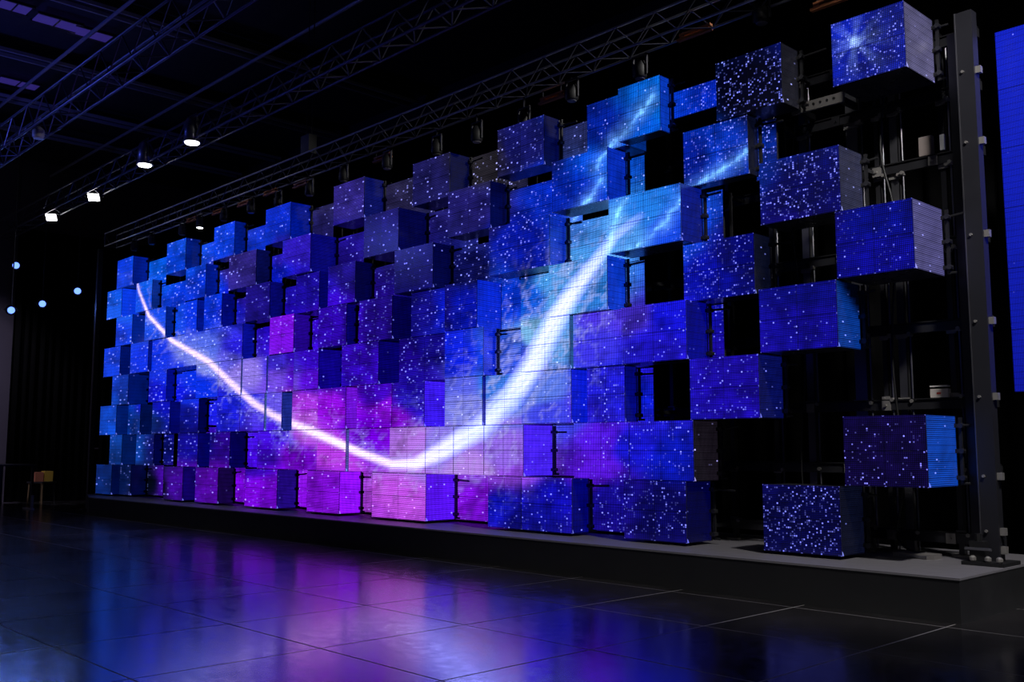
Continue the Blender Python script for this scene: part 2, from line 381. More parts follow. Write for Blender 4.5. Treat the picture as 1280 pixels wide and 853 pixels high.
# ---------------------------------------------------------------- stage plinth
SXL,SXR,SYF,SYB=-29.15,-1.08,-1.866,1.6
pl=empty('stage_plinth',((SXL+SXR)/2,0,FLZ),'long low black plinth with a grey top edge under the LED cubes','stage')
ox=(SXL+SXR)/2
def plinth_part(z0,z1,e):
    P=[(-31.5-e-ox,SYB),(-31.5-e-ox,-1.05),(SXL-ox-e,SYF-e),(SXR-ox+e,SYF-e),(SXR-ox+e,SYB)]
    n=len(P); m=MB(); m.add([(x,y,z0) for x,y in P]+[(x,y,z1) for x,y in P],[tuple(range(n-1,-1,-1))[::-1],tuple(range(n,2*n))[::-1]]+[(i,i+n,(i+1)%n+n,(i+1)%n) for i in range(n)])
    return m
plinth_part(0,Z0-.075,0).obj('skirt',M_stage,pl)
plinth_part(Z0-.073,Z0-.045,.01).obj('top_sheet',M_stop,pl)

# ---------------------------------------------------------------- LED cubes
R='R'; F=1.08
ROWS={
8:[(1040,1131,.79),(895,977,.78),(838,895,R),(773,825,F),(734,772,.85),(703,734,R),(622,680,F),(590,622,R),(516,562,.85),(483,516,R),(417,455,F),(392,417,R),(332,363,F),(311,332,R),(267.5,293,F),(254,267,R),(208.5,232,F),(188,208,R),(146.5,166,F)],
7:[(854.5,935,.7),(950,971,R),(786,806,R),(690,759,F),(637,690,R),(560,613,F),(539,560,R),(455,498,F),(424,455,R),(353,388,F),(341,353,R),(286,320,F),(276,286,R),(232,257,F),(200,232,R),(170,190,F),(134,152,F)],
6:[(950,1050,F),(882,904,R),(761,851,F),(712,760,R),(611,687,F),(567,609,R),(493,541,F),(469,493,R),(410,444,F),(370,399,.95),(358,370,R),(307,337,F),(297,307,R),(255,277,F),(222,246,1.0),(207,222,R),(181,207,F),(145,165,F)],
5:[(1045,1142,F),(854.5,943,.75),(786,806,R),(686,759,F),(651,686,.55),(622,651,.4),(556,596,F),(514,556,.9),(449,490,F),(436,449,R),(398,433,F),(391,398,R),(337,367,F),(322,337,R),(262,303,F),(230,261,1.05),(190,230,1.0),(163,185,F),(130,150,F)],
4:[(949.5,1046.5,F),(888,905,R),(777,858,F),(716.5,777,1.0),(651,716,F),(625,651,R),(556,604,F),(499,556,.9),(427,473,F),(367,398,F),(335,365,1.0),(303,334,1.04),(273,301,F),(245,272,F),(222,245,R),(186,208,F),(140,160,F)],
3:[(862.5,949,F),(800,817,R),(734,781,.9),(652,714,F),(607,651,1.0),(556,607,F),(490,530,F),(446,490,F),(397,432,F),(365,397,1.05),(333,352,1.02),(300,332,F),(271,300,F),(259,271,R),(225,248,F),(190,212,1.0),(160,175,.8),(125,145,F)],
2:[(1055,1159,.98),(787,867,F),(717.5,787,F),(702,717,R),(605,654,F),(567,605,F),(532,567,F),(487,532,F),(436,487,1.0),(396,435.5,F),(361,395,1.0),(322,361,.9),(311,322,R),(262,287,F),(222,247,1.0),(205,217,R),(170,192,.9),(137,152,F)],
1:[(954,1051,F),(780,858,F),(740,780,R),(652,715,F),(610,652,F),(585,610,R),(465,532,F),(455,465,R),(384,424,F),(374,384,R),(306,346,F),(296,306,R),(244,272,F),(204.5,228,F),(190,204,R),(148,163,.8),(120,139,F)],
}
SIDE={(8,1040):('7a76a8',.45),(5,1045):('6a66a8',.5),(2,1055):('0a3a9c',1.0),(4,949.5):('0a3a98',.7),(3,862.5):('060c50',1.0),(1,384):('9010ff',1.0),(2,605):('4420f0',1.0),(1,465):('5010e8',1.0),(6,950):('2a2c44',1),(8,895):('16161e',1),
      (3,397):('6410c8',1),(3,490):('3818e8',1),(3,652):('0818c8',1),(6,611):('0828a8',1),(7,690):('0628a8',1),(5,686):('0834c0',1),(6,761):('061478',1),(7,134):('0838e0',1),
      (2,787):('141018',1),(5,556):('0828d8',.8),(4,556):('0828e0',.8),(8,773):('0838b8',.8),(1,306):('20087c',1),(1,244):('140440',1),(3,556):('0608a0',.6)}  # emission of the right-hand sides; many tones imitate reflections of neighbouring screens
TINT={(5,337):'9412f2',(8,950):'0838e0',(8,590):'352c30',(8,703):'2a2838',(8,483):'2c2440',(8,392):'221c48',(6,307):'28149c',(7,286):'3a2890',(8,838):'0a34e8',(3,734):'2a20f0',(1,585):'9812f0',(2,487):'d880ff',(4,625):'0850f8'}
CW={}
def colour_word(c,px,py):
    d=min(seg_d(np.array([px]),np.array([py]),a[:2],b[:2])[0][0] for a,b in zip(STREAK[2:-2],STREAK[3:-1]))
    if d<14: return 'white-streaked'
    r,g,b=c; m=max(c)
    if m<.08: return 'near-black'
    if r>.55*b: return 'bright magenta' if m>.7 else 'dim mauve'
    if r>.16*b: return 'bright violet' if m>.6 else 'dark violet'
    if m>.75: return 'bright blue'
    return 'blue' if m>.3 else 'navy'
RN={1:'bottom row',2:'second row up',3:'third row up',4:'fourth row up',5:'fifth row up',6:'sixth row up',7:'seventh row up',8:'top row'}
ON=['rightmost','second','third','fourth','fifth','sixth','seventh','eighth','ninth','tenth','eleventh','twelfth','thirteenth','fourteenth','fifteenth','sixteenth','seventeenth','eighteenth','nineteenth','twentieth']+[a_+b_ for a_ in ('twenty-','thirty-') for b_ in ('first','second','third','fourth','fifth','sixth','seventh','eighth','ninth')]
bolt_me=MB().lathe([(.012,0),(.012,.02)],n=6).mesh('bolt',M_plate)
def cube(row,x0,x1,Y,side,tint,label,rec,ptile,depth=.72,half=False,blocked=()):
    z0=row-1+.004; z1=row-.004
    D = .30 if rec else depth
    w=x1-x0; h=z1-z0
    root=empty('led_cube',(x0+w/2,-Y+D,z0),label,'LED cube','LED cubes of the stage wall')
    rx,ry=x0+w/2,-Y+D
    shift=(random.uniform(-11,11),random.uniform(-9,9)); kb=random.uniform(.66,1.18)
    for j in range(2):
        if j==0 and half: continue
        for i in range(2):
            org=(x0+i*w/2,-Y,z0+j*h/2)
            k2=kb*random.uniform(.93,1.07)
            me=screen_mesh('led_module',org,(w/2,0,0),(0,0,h/2),(0,-1,0),ptile,ptile,lambda a,b:picture(a,b,k2,shift,tint),cell=(i,j,1))
            place('led_module',me,root,(org[0]-rx,org[1]-ry,org[2]-z0))
    # right-hand side panel: dim screen glow, with reflected light put into its colour
    if not rec:
        if side is not None: sc_,sk=lin(side[0]),side[1]
        else:
            fc=picture(*[np.array([float(v[0])]) for v in to_px(np.array([[x1-.1,-Y,(z0+z1)/2]]))],1,(0,0),tint)[0][0]
            fc=np.minimum(fc,1.0); sc_,sk=((.07*fc[0],.20*fc[1],.012+.26*fc[2]) if x1<-5.2 else (.002,.003,.012)),1  # default glow stands in for light reflected on the side
        part_dark = (row==4 and side is not None and x1>-4)
        def cst(px,py):
            n=fbm(px/9,py/13); f=.55+.9*n
            if part_dark: f=f*np.clip((py-(352+1.0*(px-1052)*1.6))/14,0.02,1)
            return np.array(sc_)*sk*f[:,None],np.full(px.shape,.02 if side else .008)
        me=screen_mesh('side_glow_panel',(x1-.002,-Y+.012,z0+.004),(0,D-.05,0),(0,0,h-.008),(1,0,0),8,10,None,const=cst,thick=.02)
        place('side_glow_panel',me,root,(x1-.002-rx,-Y+.012-ry,.004))
    # casing: left side, top, bottom, back frame
    t=.02; zb_=h/2 if half else 0
    MB().box((-w/2+.004,-D+.05,zb_+.005),(-w/2+t,-.04,h-.005)).obj('side_panel',M_case,root)
    MB().box((-w/2+.022,-D+.052,h-t),(w/2-.03,-.042,h-.003)).obj('top_panel',M_case,root)
    MB().box((-w/2+.022,-D+.052,zb_+.003),(w/2-.03,-.042,zb_+t)).obj('bottom_panel',M_case,root)
    fr=MB(); b=.05
    fr.box((-w/2+.006,-.038,zb_+.006),(w/2-.006,0,zb_+b)).box((-w/2+.006,-.038,h-b),(w/2-.006,0,h-.006))
    fr.box((-w/2+.006,-.036,zb_+b),(-w/2+b,-.002,h-b)).box((w/2-b,-.036,zb_+b),(w/2-.006,-.002,h-b)).box((-.03,-.034,zb_+b),(.03,-.004,h-b))
    fr.obj('rear_frame',M_steel,root)
    za=(.22,.22,.20,.37,.62,.93,.93,.75)[row-1]
    L_=.522+Y-D
    if x0>-30.0:
        for sx in (-.3,.3):
            if any(q[0]<x0+w/2+sx*w+.03 and q[1]>x0+w/2+sx*w-.03 for q in blocked): continue
            MB().box((sx*w-.025,.0,za-.03),(sx*w+.025,L_,za+.03)).obj('mounting_arm',M_steel,root)
    return root
KNOB=MB().tube((0,0,0),(0,.08,0),.038,8).mesh('knob',M_steel)
def bracket(root,w,h,g):
    """rod with three clamp knobs standing at the rear right corner, with arms to the rail"""
    x=w/2+min(.07,g*.4)
    m=MB().box((x-.022,-.06,.02),(x+.022,-.02,h-.02))
    for z in (.12,.5,.86): m.box((w/2-.05,-.085,z*h-.03),(x+.055,-.015,z*h+.03))
    m.tube((x-.01,-.05,.04),(x+.10,-.03,.04),.02,6).tube((x-.01,-.05,h*.86),(x+g*random.uniform(.5,1),-.02,h*random.uniform(.84,.90)),.018,6)
    br=m.obj('clamp_bracket',M_black,root)
    for z in (.12,.5,.86): place('knob',KNOB,br,(x+.03,-.13,z*h))
report=[]
for row,lst in ROWS.items():
    ymid={1:.5}.get(row,.5)
    items=[]
    for (a,b,Y) in lst:
        if Y=='R': continue
        zc=row-.5
        def solve(px,Y):
            lo,hi=-60.,3.
            for _ in range(50):
                m=(lo+hi)/2
                if to_px(np.array([[m,-Y,zc]]))[0][0]<px: lo=m
                else: hi=m
            return lo
        items.append([solve(a,Y),solve(b,Y),Y,False,a,b])
    items.sort(key=lambda t:-t[0])
    def px_of(X,Y): return float(to_px(np.array([[X,-Y,zc]]))[0][0])
    # items run from the right end to the left; never let two front cubes share a place
    for i in range(1,len(items)):
        pr,it=items[i-1],items[i]
        abut = abs(it[5]-pr[4])<2.6
        if abut or it[1]>pr[0]-.012:
            if not abut and it[2]>pr[2]+.05 and pr[1]-it[1]>.3: pr[0]=it[1]+.012
            else: it[1]=pr[0]-.012
    lst_r=[t for t in lst if t[2]=='R']
    rec=[]
    for i,it in enumerate(items):
        it_dep=.72 if it[1]<-2.4 else 1.0
        nxt=items[i-1] if i else None              # neighbour on the right
        lim=nxt[4] if nxt else 1e9
        rr=[t for t in lst_r if it[5]-3<=t[0]<lim]
        if rr:
            pe=rr[0][0]-2.5; ys=np.linspace(.3,1.0,36)
            pj=to_px(np.stack([np.full(36,it[1]),-it[2]+ys,np.full(36,zc)],1))[0]
            it_dep=float(ys[np.argmin(abs(pj-pe))])
        it_dep=min(it_dep,it[2]-.24) if it[1]<-2.4 else it_dep
        it_dep=max(.14,it_dep)
        it.append(it_dep)
        pe=px_of(it[1],it[2]-it_dep)
        if rr:
            for t in rr:
                xa=solve(min(pe,t[0]),.2)-.04; xb=solve(t[1],.2)
                if nxt and nxt[0]-xb<1.2: xb=nxt[0]-.015
                rec.append([xa,xb,.2,True,t[0],t[1],.28])
        elif nxt and lim<800 and lim-pe>1.0:
            rec.append([solve(pe,.2)-.04,nxt[0]-.015,.2,True,pe,lim,.28])
    rec.sort(key=lambda t:-t[0])
    for i in range(1,len(rec)):
        if rec[i][1]>rec[i-1][0]-.012: rec[i][1]=rec[i-1][0]-.012
    rec=[t for t in rec if t[1]-t[0]>.10]
    al=sorted(items+rec,key=lambda t:-(t[4]+t[5]))
    for n,(x0,x1,Y,rc,a,b,dep) in enumerate(al):
        pa=to_px(np.array([[(x0+x1)/2,-Y,row-.5]])); pxm,pym=float(pa[0][0]),float(pa[1][0])
        if rc: pxm=(a+b)/2
        side=SIDE.get((row,a)); tint=TINT.get((row,a)); tint=lin(tint) if tint else None
        c=picture(np.array([pxm]),np.array([pym]),1,(0,0),tint)[0][0]
        wd=colour_word(c,pxm,pym)
        nth='rightmost' if n==0 else ('leftmost' if n==len(al)-1 else ON[n]+' from the right')
        lab=f"{'recessed' if rc else 'protruding'} {wd} LED cube, {nth} in the {RN[row]}"
        ptile=12 if (b-a)>34 else 9
        r=cube(row,x0,x1,Y,side,tint,lab,rc,ptile,dep,(row,a) in ((8,838),),() if rc else rec)
        if not rc:
            g=.26 if n==0 else (.45 if al[n-1][3] else al[n-1][0]-x1)
            if g>.09: bracket(r,x1-x0,.992,min(g,.45))
        report.append((row,a,round(x0,2),round(x1,2),Y))

# ---------------------------------------------------------------- carrying frame behind the cubes
def upright(x,y,label,wid=.10,top=7.95,group=None,rod=True,m=None):
    t=empty('support_upright',(x,y,-.045),label,'upright',group)
    h=top+.045
    MB().box((-wid/2,-.05,0),(wid/2,.05,h)).obj('rail',m or M_steel,t)
    MB().box((-wid/2-.08,-.12,0),(wid/2+.08,.12,.03)).obj('foot_plate',M_plate,t)
    if rod:
        MB().tube((wid/2+.10,-.10,.05),(wid/2+.10,-.10,h-.1),.014,6).obj('threaded_rod',M_alu,t)
    bm=MB().box((-wid/2-.02,-.09,-.06),(wid/2+.04,-.052,.06)).box((wid/2+.0,-.13,-.035),(wid/2+.13,-.07,.035)).tube((wid/2+.10,-.17,0),(wid/2+.10,-.10,0),.03,8).tube((-wid/2+.02,-.12,.03),(-wid/2+.02,-.09,.03),.018,6).mesh('clamp',M_plate)
    for z in (.35,1.25,2.32,3.36,4.6,5.9,6.9):
        place('clamp',bm,t,(0,0,z+random.uniform(-.03,.03)))
    return t
ord_=['first','second','third','fourth','fifth','sixth','seventh']
vis=[(at(1190,400,.66)[0],.66,.08),(at(1128,400,.66)[0],.66,.12),(at(1106,400,.66)[0],.66,.07),(at(1066,160,.66)[0],.66,.20),(at(1019,600,.66)[0],.66,.13),(at(975,600,.66)[0],.66,.09)]
for k,(x,y,wd_) in enumerate(vis):
    upright(x,y,f'grey metal upright with clamps and rod, {ord_[k]} one left of the broad end post',wd_,m=M_alu if k in (1,3,4) else M_steel)
x=-5.95; hk=0
while x>-30.0:
    upright(x,.66,f'dark upright rail hidden behind the cubes, {ON[hk]+" from the right" if hk else "the rightmost hidden one"}',.08,group='uprights hidden behind the LED cubes',rod=False)
    x-=1.32; hk+=1
# end post
ep=empty('end_post',(-1.32,-.02,-.045),'broad grey metal post at the open right end of the LED wall','post')
MB().box((-.15,-.09,0),(.08,.09,7.9)).obj('post_beam',mat('post_grey',(.04,.04,.05),.4,.4),ep)
MB().box((-.36,.10,0),(-.24,.16,7.7)).obj('rear_flange',M_steel,ep)
MB().box((-.165,-.10,0),(-.15,.09,7.9)).obj('edge_strip',M_alu,ep)
MB().box((-.34,-.35,0),(.22,.25,.05)).obj('base_plate',M_black,ep)
MB().tube((-.30,-.30,.22),(.05,-.30,.22),.02,8).obj('handle',M_alu,ep)
for z in (.2,.45,1.2,2.3,3.36,4.6,5.95,7.0):
    MB().tube((-.08,-.12,0),(-.08,-.09,0),.022,6).obj('bolt',M_plate,ep,(0,0,z))
    MB().box((.08,-.05,-.05),(.15,.03,.05)).obj('bolt_plate',M_plate,ep,(0,0,z))
MB().box((-.25,-.28,.05),(-.05,-.12,.32)).tube((-.15,-.2,.32),(-.15,-.2,.42),.05,8).obj('levelling_jack',M_black,ep)
for x_ in (-.2,.0,.15):
    MB().lathe([(.03,0),(.045,.02),(.045,.06),(.02,.08)],(x_,-.3,.05),8).obj('levelling_foot',M_plate,ep)
# crossbeams
for k,z in enumerate((.22,1.22,2.20,3.37,4.62,5.93,6.93,7.75)):
    nm=RN[k+1]
    t=empty('crossbeam',(-15.5,.56,z),f'long dark metal crossbeam running behind the {nm} of LED cubes','beam')
    MB().box((-14.6,-.035,-.07),(14.1,.035,.07)).obj('beam',M_steel,t)
    MB().box((-14.6,-.06,.075),(14.1,.0,.095)).obj('cable_tray',M_black,t)
    for x_ in (-2.15,-1.62,-3.05,-3.72,-4.35,-5.2):
        if random.random()<.75:
            MB().box((-.07,-.06,-.075),(.07,-.04,.075)).tube((0,-.09,0),(0,-.06,0),.02,6).obj('junction_plate',M_plate if random.random()<.6 else M_steel,t,(x_+15.5,0,0))
# pale plate and small boxes seen through the open end
X_,Z_=at(1174,500,.5)
t=empty('driver_box',(X_,.56,2.298),'small white box with a red mark on the beam above the lower right cube','box')
MB().box((-.13,-.06,0),(.13,.06,.13)).obj('body',mat('white_box',(.75,.68,.62),.5),t)
MB().box((-.03,-.066,.05),(.03,-.06,.075)).obj('mark',mat('red_mark',(.5,.05,.03),.5),t)
MB().box((-.13,-.065,.16),(.13,.05,.18)).obj('lid',mat('white_lid',(.85,.83,.8),.4),t)
X_,Z_=at(1156,168,.5)
tag(MB().box((-.10,-.05,0),(.10,.05,.30)).obj('power_supply',mat('beige_box',(.32,.27,.25),.6),None,(X_,.54,6.03)),'small beige box standing on the beam under the top right cube','box')
X_,Z_=at(1178,178,.5)
tag(MB().box((-.035,-.02,-.12),(.035,.02,.12)).obj('tab_plate',mat('white_tab',(.85,.85,.85),.4),None,(X_,.50,Z_)),'narrow white metal tab left of the broad end post, upper part','plate')
X_,Z_=at(1022,130,-.1)
t=empty('angled_arm',(X_,.0,Z_-.05),'pale drilled steel arm between the two rightmost cubes of the top row','arm')
MB().box((-.5,-.05,0),(.42,.0,.16)).obj('plate',M_plate,t)
MB().box((-.45,.0,.02),(-.38,.52,.12)).obj('bearer',M_steel,t); MB().box((.3,.0,.02),(.37,.52,.12)).obj('bearer',M_steel,t)
for x_ in (-.4,-.1,.02,.14,.26): MB().tube((x_,-.062,.09),(x_,-.05,.09),.022,8).obj('hole',M_black,t)
# cables drooping between uprights
def cable(name,pts,r,label,m=None):
    P=[Vector(p) for p in pts]; Q=[]
    for i in range(len(P)-1):
        p0,p1,p2,p3=P[max(i-1,0)],P[i],P[i+1],P[min(i+2,len(P)-1)]
        for k in range(6):
            t=k/6; Q.append(.5*((2*p1)+(p2-p0)*t+(2*p0-5*p1+4*p2-p3)*t*t+(3*p1-p0-3*p2+p3)*t**3))
    Q.append(P[-1]); vs=[];fs=[];n=8
    for i,q in enumerate(Q):
        d=(Q[min(i+1,len(Q)-1)]-Q[max(i-1,0)]).normalized(); a=Vector((1,.2,.1)).cross(d).normalized(); b=d.cross(a)
        vs+=[q+(a*math.cos(6.2832*j/n)+b*math.sin(6.2832*j/n))*r for j in range(n)]
    for i in range(len(Q)-1):
        for j in range(n): fs.append((i*n+j,i*n+(j+1)%n,(i+1)*n+(j+1)%n,(i+1)*n+j))
    mb=MB(); mb.add(vs,fs); return tag(mb.obj(name,m or M_cable,smooth=True),label,'cable')
cable('power_cable',[(-2.7,.25,7.4),(-2.85,.25,6.2),(-2.65,.22,5.0),(-2.8,.25,3.0),(-2.7,.25,1.2),(-2.8,.2,.2),(-2.3,.1,-.02)],.018,'thick black cable running down beside the second upright')
cable('data_cable',[(-4.3,.22,7.0),(-4.45,.25,5.5),(-4.27,.25,3.2),(-4.4,.25,1.2),(-4.2,.25,.0),(-3.6,.2,-.02)],.012,'thin black cable running down behind the bottom right cube')
for k,(px,py,lab) in enumerate(((1150,697,'low grey metal tray on the plinth near the end post'),(1045,700,'small black box on the plinth right of the bottom right cube'))):
    X_,_=at(px,py,.1)
    t=empty('floor_box',(X_,-.0,-.045),lab,'box')
    MB().box((-.3,-.12,0),(.3,.15,.07 if k==0 else .22)).obj('body',M_plate if k==0 else M_black,t)
    MB().box((-.2,-.14,.02),(.2,-.12,.05)).obj('front_strip',M_alu,t)

# ---------------------------------------------------------------- separate screen at the right
RY=.62
X0,ZT=at(1240,42,RY); X1_,ZB=at(1272,490,RY)
X0=(X0+X1_)/2
sc2=empty('side_video_screen',(X0+1.8,RY+.14,ZB),'tall flat blue LED screen cut off by the right edge','screen')
def look2(px,py):
    n=fbm(px/20,py/20); t=np.clip((py-60)/420,0,1)
    c=np.stack([.002+0*px,.012-.006*t,.52-.22*t],1)*(.8+.4*n)[:,None]
    return c,np.full(px.shape,.004)
for i in range(4):
    for j in range(6):
        hh=(ZT-ZB)/6
        me=screen_mesh('screen_tile',(X0+i*.9,RY,ZB+j*hh),(.9,0,0),(0,0,hh),(0,-1,0),5,5,look2,led=44)
        place('screen_tile',me,sc2,(i*.9-1.8,-.14,j*hh))
MB().box((-1.8,-.08,0),(1.8,0,ZT-ZB)).obj('rear_casing',M_black,sc2)
MB().box((-1.2,-.06,-(ZB+.6)),(-1.05,-.01,0)).obj('stand_leg',M_black,sc2)
MB().box((1.05,-.06,-(ZB+.6)),(1.2,-.01,0)).obj('stand_leg',M_black,sc2)

# ---------------------------------------------------------------- trusses
def truss(label,x0,x1,y,z,w,h,pitch,rc,m,name='lighting_truss',bays=None):
    t=empty(name,(x0,y,z),label,'truss'); Ln=x1-x0
    cm=MB().tube((0,0,0),(Ln,0,0),rc,10).mesh('chord',m)
    for a,b in ((0,0),(w,0),(0,h),(w,h)): place('chord',cm,t,(0,a,b))
    n=int(Ln/pitch); m=M_trussd
    dv=MB().tube((0,0,0),(pitch,0,h),rc*.5,6).mesh('brace',m); dv2=MB().tube((0,0,h),(pitch,0,0),rc*.5,6).mesh('brace',m)
    dh=MB().tube((0,0,0),(pitch,w,0),rc*.5,6).mesh('brace',m); dh2=MB().tube((0,w,0),(pitch,0,0),rc*.5,6).mesh('brace',m)
    cnt=0
    rest=MB()
    for k in range(n):
        if cnt<290:
            place('brace',dv if k%2 else dv2,t,(k*pitch,0,0)); place('brace',dh if k%2 else dh2,t,(k*pitch,0,0)); cnt+=2
            place('brace',dv2 if k%2 else dv,t,(k*pitch,w,0)); cnt+=1
    end=MB().tube((0,0,0),(0,w,0),rc,6).tube((0,0,h),(0,w,h),rc,6).tube((0,0,0),(0,0,h),rc,6).tube((0,w,0),(0,w,h),rc,6).mesh('end_frame',m)
    place('end_frame',end,t); place('end_frame',end,t,(Ln,0,0))
    return t
M_truss=mat('truss_aluminium',(.55,.55,.58),.38,.6)
M_trussd=mat('truss_black',(.10,.10,.13),.4,.6)
truss('long silver lighting truss running just above the LED cubes',-31.1,-.6,-1.0,8.75,.42,.46,.46,.024,M_truss)
truss('dark truss hung nearest the camera, crossing the upper left corner',-38,-3,-6.2,9.9,.55,.7,.62,.035,M_trussd)
truss('dark blue-lit truss in the middle of the ceiling carrying the white downlights',-38,-2,-2.7,9.9,.5,.6,.6,.035,M_trussd)
# lamps and boards under the wall truss
def head(px,py,label,bright=False,power=0):
    X,Z=at(px,py,-.60)
    t=empty('stage_lamp',(X,-.60,Z),label,'lamp')
    top=8.745-Z
    MB().lathe([(.10,-.10),(.13,-.06),(.13,.12),(.08,.24),(.05,.26)],n=14).obj('lamp_head',M_black,t,smooth=True)
    MB().box((-.17,-.02,-.04),(-.14,.02,.34)).box((.14,-.02,-.04),(.17,.02,.34)).box((-.17,-.02,.32),(.17,.02,.35)).obj('yoke',M_steel,t)
    MB().tube((0,0,.34),(0,0,max(.36,top)),.02,6).obj('hanger',M_steel,t)
    MB().lathe([(.095,0),(.085,-.012)],(0,0,-.10),14).obj('lens',M_white if bright else M_plate,t)
    return t
hp=[(1040-88,22),(800,92),(715,120),(655,155),(596,172),(546,188),(484,206),(430,222),(387,240),(348,254),(314,262),(280,272),(250,281),(228,290),(190,302),(168,310)]
for k,(px,py) in enumerate(hp):
    head(px,py,(f"small black stage lamp under the wall truss, {ON[k] if k else 'rightmost'}"+(' from the right' if k else ' one')) if px!=250 else 'lit white stage lamp under the wall truss near its left end',bright=(px==250))
for k,(px,py) in enumerate(((1040,2),(868,42),(690,123),(478,198),(376,231),(338,241),(305,255),(273,265),(240,275))):
    X,Z=at(px,py,-.58)
    t=empty('truss_board',(X,-.58,Z),f"small amber wooden board under the wall truss, {ON[k] if k else 'rightmost'}"+(' from the right' if k else ' one'),'board')
    MB().box((-.36,-.04,-.05),(.36,.04,-.005)).box((-.30,-.05,.03),(.36,.03,.07)).box((-.3,-.035,-.01),(-.2,.035,.035)).box((.2,-.035,-.01),(.3,.035,.035)).obj('board',M_amber,t)
    MB().tube((-.25,0,.07),(-.25,0,max(.1,8.74-Z)),.012,6).tube((.25,0,.07),(.25,0,max(.1,8.74-Z)),.012,6).obj('hanger',M_steel,t)
# hanging posts above the wall truss
X_,Z_=at(378,160,-1.0)
t=empty('chain_hoist',(X_,-.8,9.25),'dark chain hoist hanging above the silver truss, left half','hoist')
MB().box((-.2,-.12,0),(.2,.12,.5)).obj('motor',M_black,t)
MB().tube((-.1,0,.5),(-.1,0,H_ROOF-9.25),.015,6).tube((.15,0,.5),(.15,0,H_ROOF-9.25),.015,6).obj('chain',M_steel,t)

def hang(t,z,ztop,m=None,r=.025):
    q=t.rotation_euler.to_quaternion().inverted() @ Vector((0,0,ztop-z)); MB().tube((0,0,0),tuple(q),r,6).obj('hanger',m or M_steel,t)
# downlights on the ceiling truss
def downlight(px,py,label,face,power,blue=False,Y=-2.7,aim=None,shape='round',r=.22):
    X,Z=at(px,py,Y)
    t=empty('downlight',(X,Y,Z),label,'lamp')
    q=.16 if shape=='round' else .2
    MB().lathe([(r,0),(r,.46),(r*.8,.62),(r*.5,.68)],n=20).obj('housing',M_alu if not blue else M_black,t,smooth=True)
    MB().lathe([(r+.02,.0),(r+.02,.05)],(0,0,-.01),20).obj('rim',M_alu if not blue else M_black,t)
    MB().lathe([(r*.88,0),(r*.8,-.03)],(0,0,-.012),20).obj('lens',face,t)
    MB().lathe([(r*.72,0),(r*.60,.03)],(0,0,.60),16).obj('glow_rim',face,t)  # glow added to imitate the brightly lit top rim, not a second lamp
    MB().box((-r-.06,-.03,.2),(-r-.02,.03,.72)).box((r+.02,-.03,.2),(r+.06,.03,.72)).box((-r-.06,-.03,.72),(r+.06,.03,.76)).obj('yoke',M_steel,t)
    MB().tube((0,0,.74),(0,0,max(.78,9.9-Z)),.025,6).obj('hanger',M_steel,t)
    if power:
        ld=bpy.data.lights.new('lamp_beam','SPOT'); ld.energy=power; ld.spot_size=math.radians(70); ld.spot_blend=.6; ld.shadow_soft_size=.12
        ld.color=(.95,.95,1) if not blue else (.2,.35,1)
        lo=bpy.data.objects.new('beam_light',ld); COL.objects.link(lo); lo.parent=t; lo.location=(0,0,-.12)
    return t
downlight(240,178,'round white downlight, rightmost of the four under the ceiling truss',M_white,60)
downlight(181,206,'round white downlight with a lit rim, second from the right',M_white,60)
for (px,py,lab,rx_) in ((117,247,'bright square floodlight under the ceiling truss, third from the right',.6),(64,272,'bright square floodlight, leftmost of the four under the ceiling truss',.6)):
    X,Z=at(px,py,-2.45)
    t=empty('floodlight',(X,-2.45,Z),lab,'lamp',rz=-.7); t.rotation_euler=(-.75,.0,.95)
    MB().box((-.20,-.16,.02),(.20,.16,.16)).obj('housing',M_black,t)
    MB().box((-.17,-.13,-.01),(.17,.13,.015)).obj('lens',M_white,t)
    MB().box((-.30,-.02,.05),(-.27,.02,.5)).box((.27,-.02,.05),(.30,.02,.5)).box((-.3,-.02,.48),(.3,.02,.51)).obj('yoke',M_steel,t); hang(t,Z,9.95)
for k,(px,py) in enumerate(((20,332),(14,388),(53,380),(97,364))):
    Yk=(-2.45,-3.1,-1.5,-.5)[k]
    X,Z=at(px,py,Yk)
    t=empty('blue_spotlight',(X,Yk,Z),f"small glowing blue spotlight in the far left corner, {('highest of the four','leftmost and lowest','third from the left','nearest the LED wall')[k]}",'lamp')
    t.rotation_euler=(Vector((-4,-9,1.0))-Vector((X,Yk,Z))).to_track_quat('-Z','Y').to_euler()
    MB().lathe([(.17,.0),(.19,.05),(.19,.3),(.1,.45)],n=16).obj('housing',M_black,t,smooth=True)
    MB().lathe([(.125,0),(.10,-.03)],n=16).obj('lens',M_bluel,t)
    MB().box((-.24,-.02,.1),(-.21,.02,.6)).box((.21,-.02,.1),(.24,.02,.6)).box((-.24,-.02,.58),(.24,.02,.61)).obj('yoke',M_steel,t)
    hang(t,Z,H_ROOF-.02)
    ld=bpy.data.lights.new('blue_beam','SPOT'); ld.energy=22; ld.spot_size=math.radians(60); ld.color=(.12,.25,1); ld.shadow_soft_size=.1
    lo=bpy.data.objects.new('beam_light',ld); COL.objects.link(lo); lo.parent=t; lo.location=(0,0,-.15)
# unlit lamp on the near truss
X_,Z_=at(48,168,-6.0)
t=empty('unlit_lamp',(X_,-6.0,Z_),'unlit pale-faced lamp hanging from the nearest truss at the left','lamp')
MB().lathe([(.12,-.12),(.15,-.05),(.15,.12),(.06,.2)],n=16).obj('lamp_head',mat('pale_lens',(.55,.55,.5),.4),t,smooth=True)
MB().tube((0,0,.2),(0,0,max(.3,9.9-Z_)),.03,8).obj('hanger',M_steel,t)

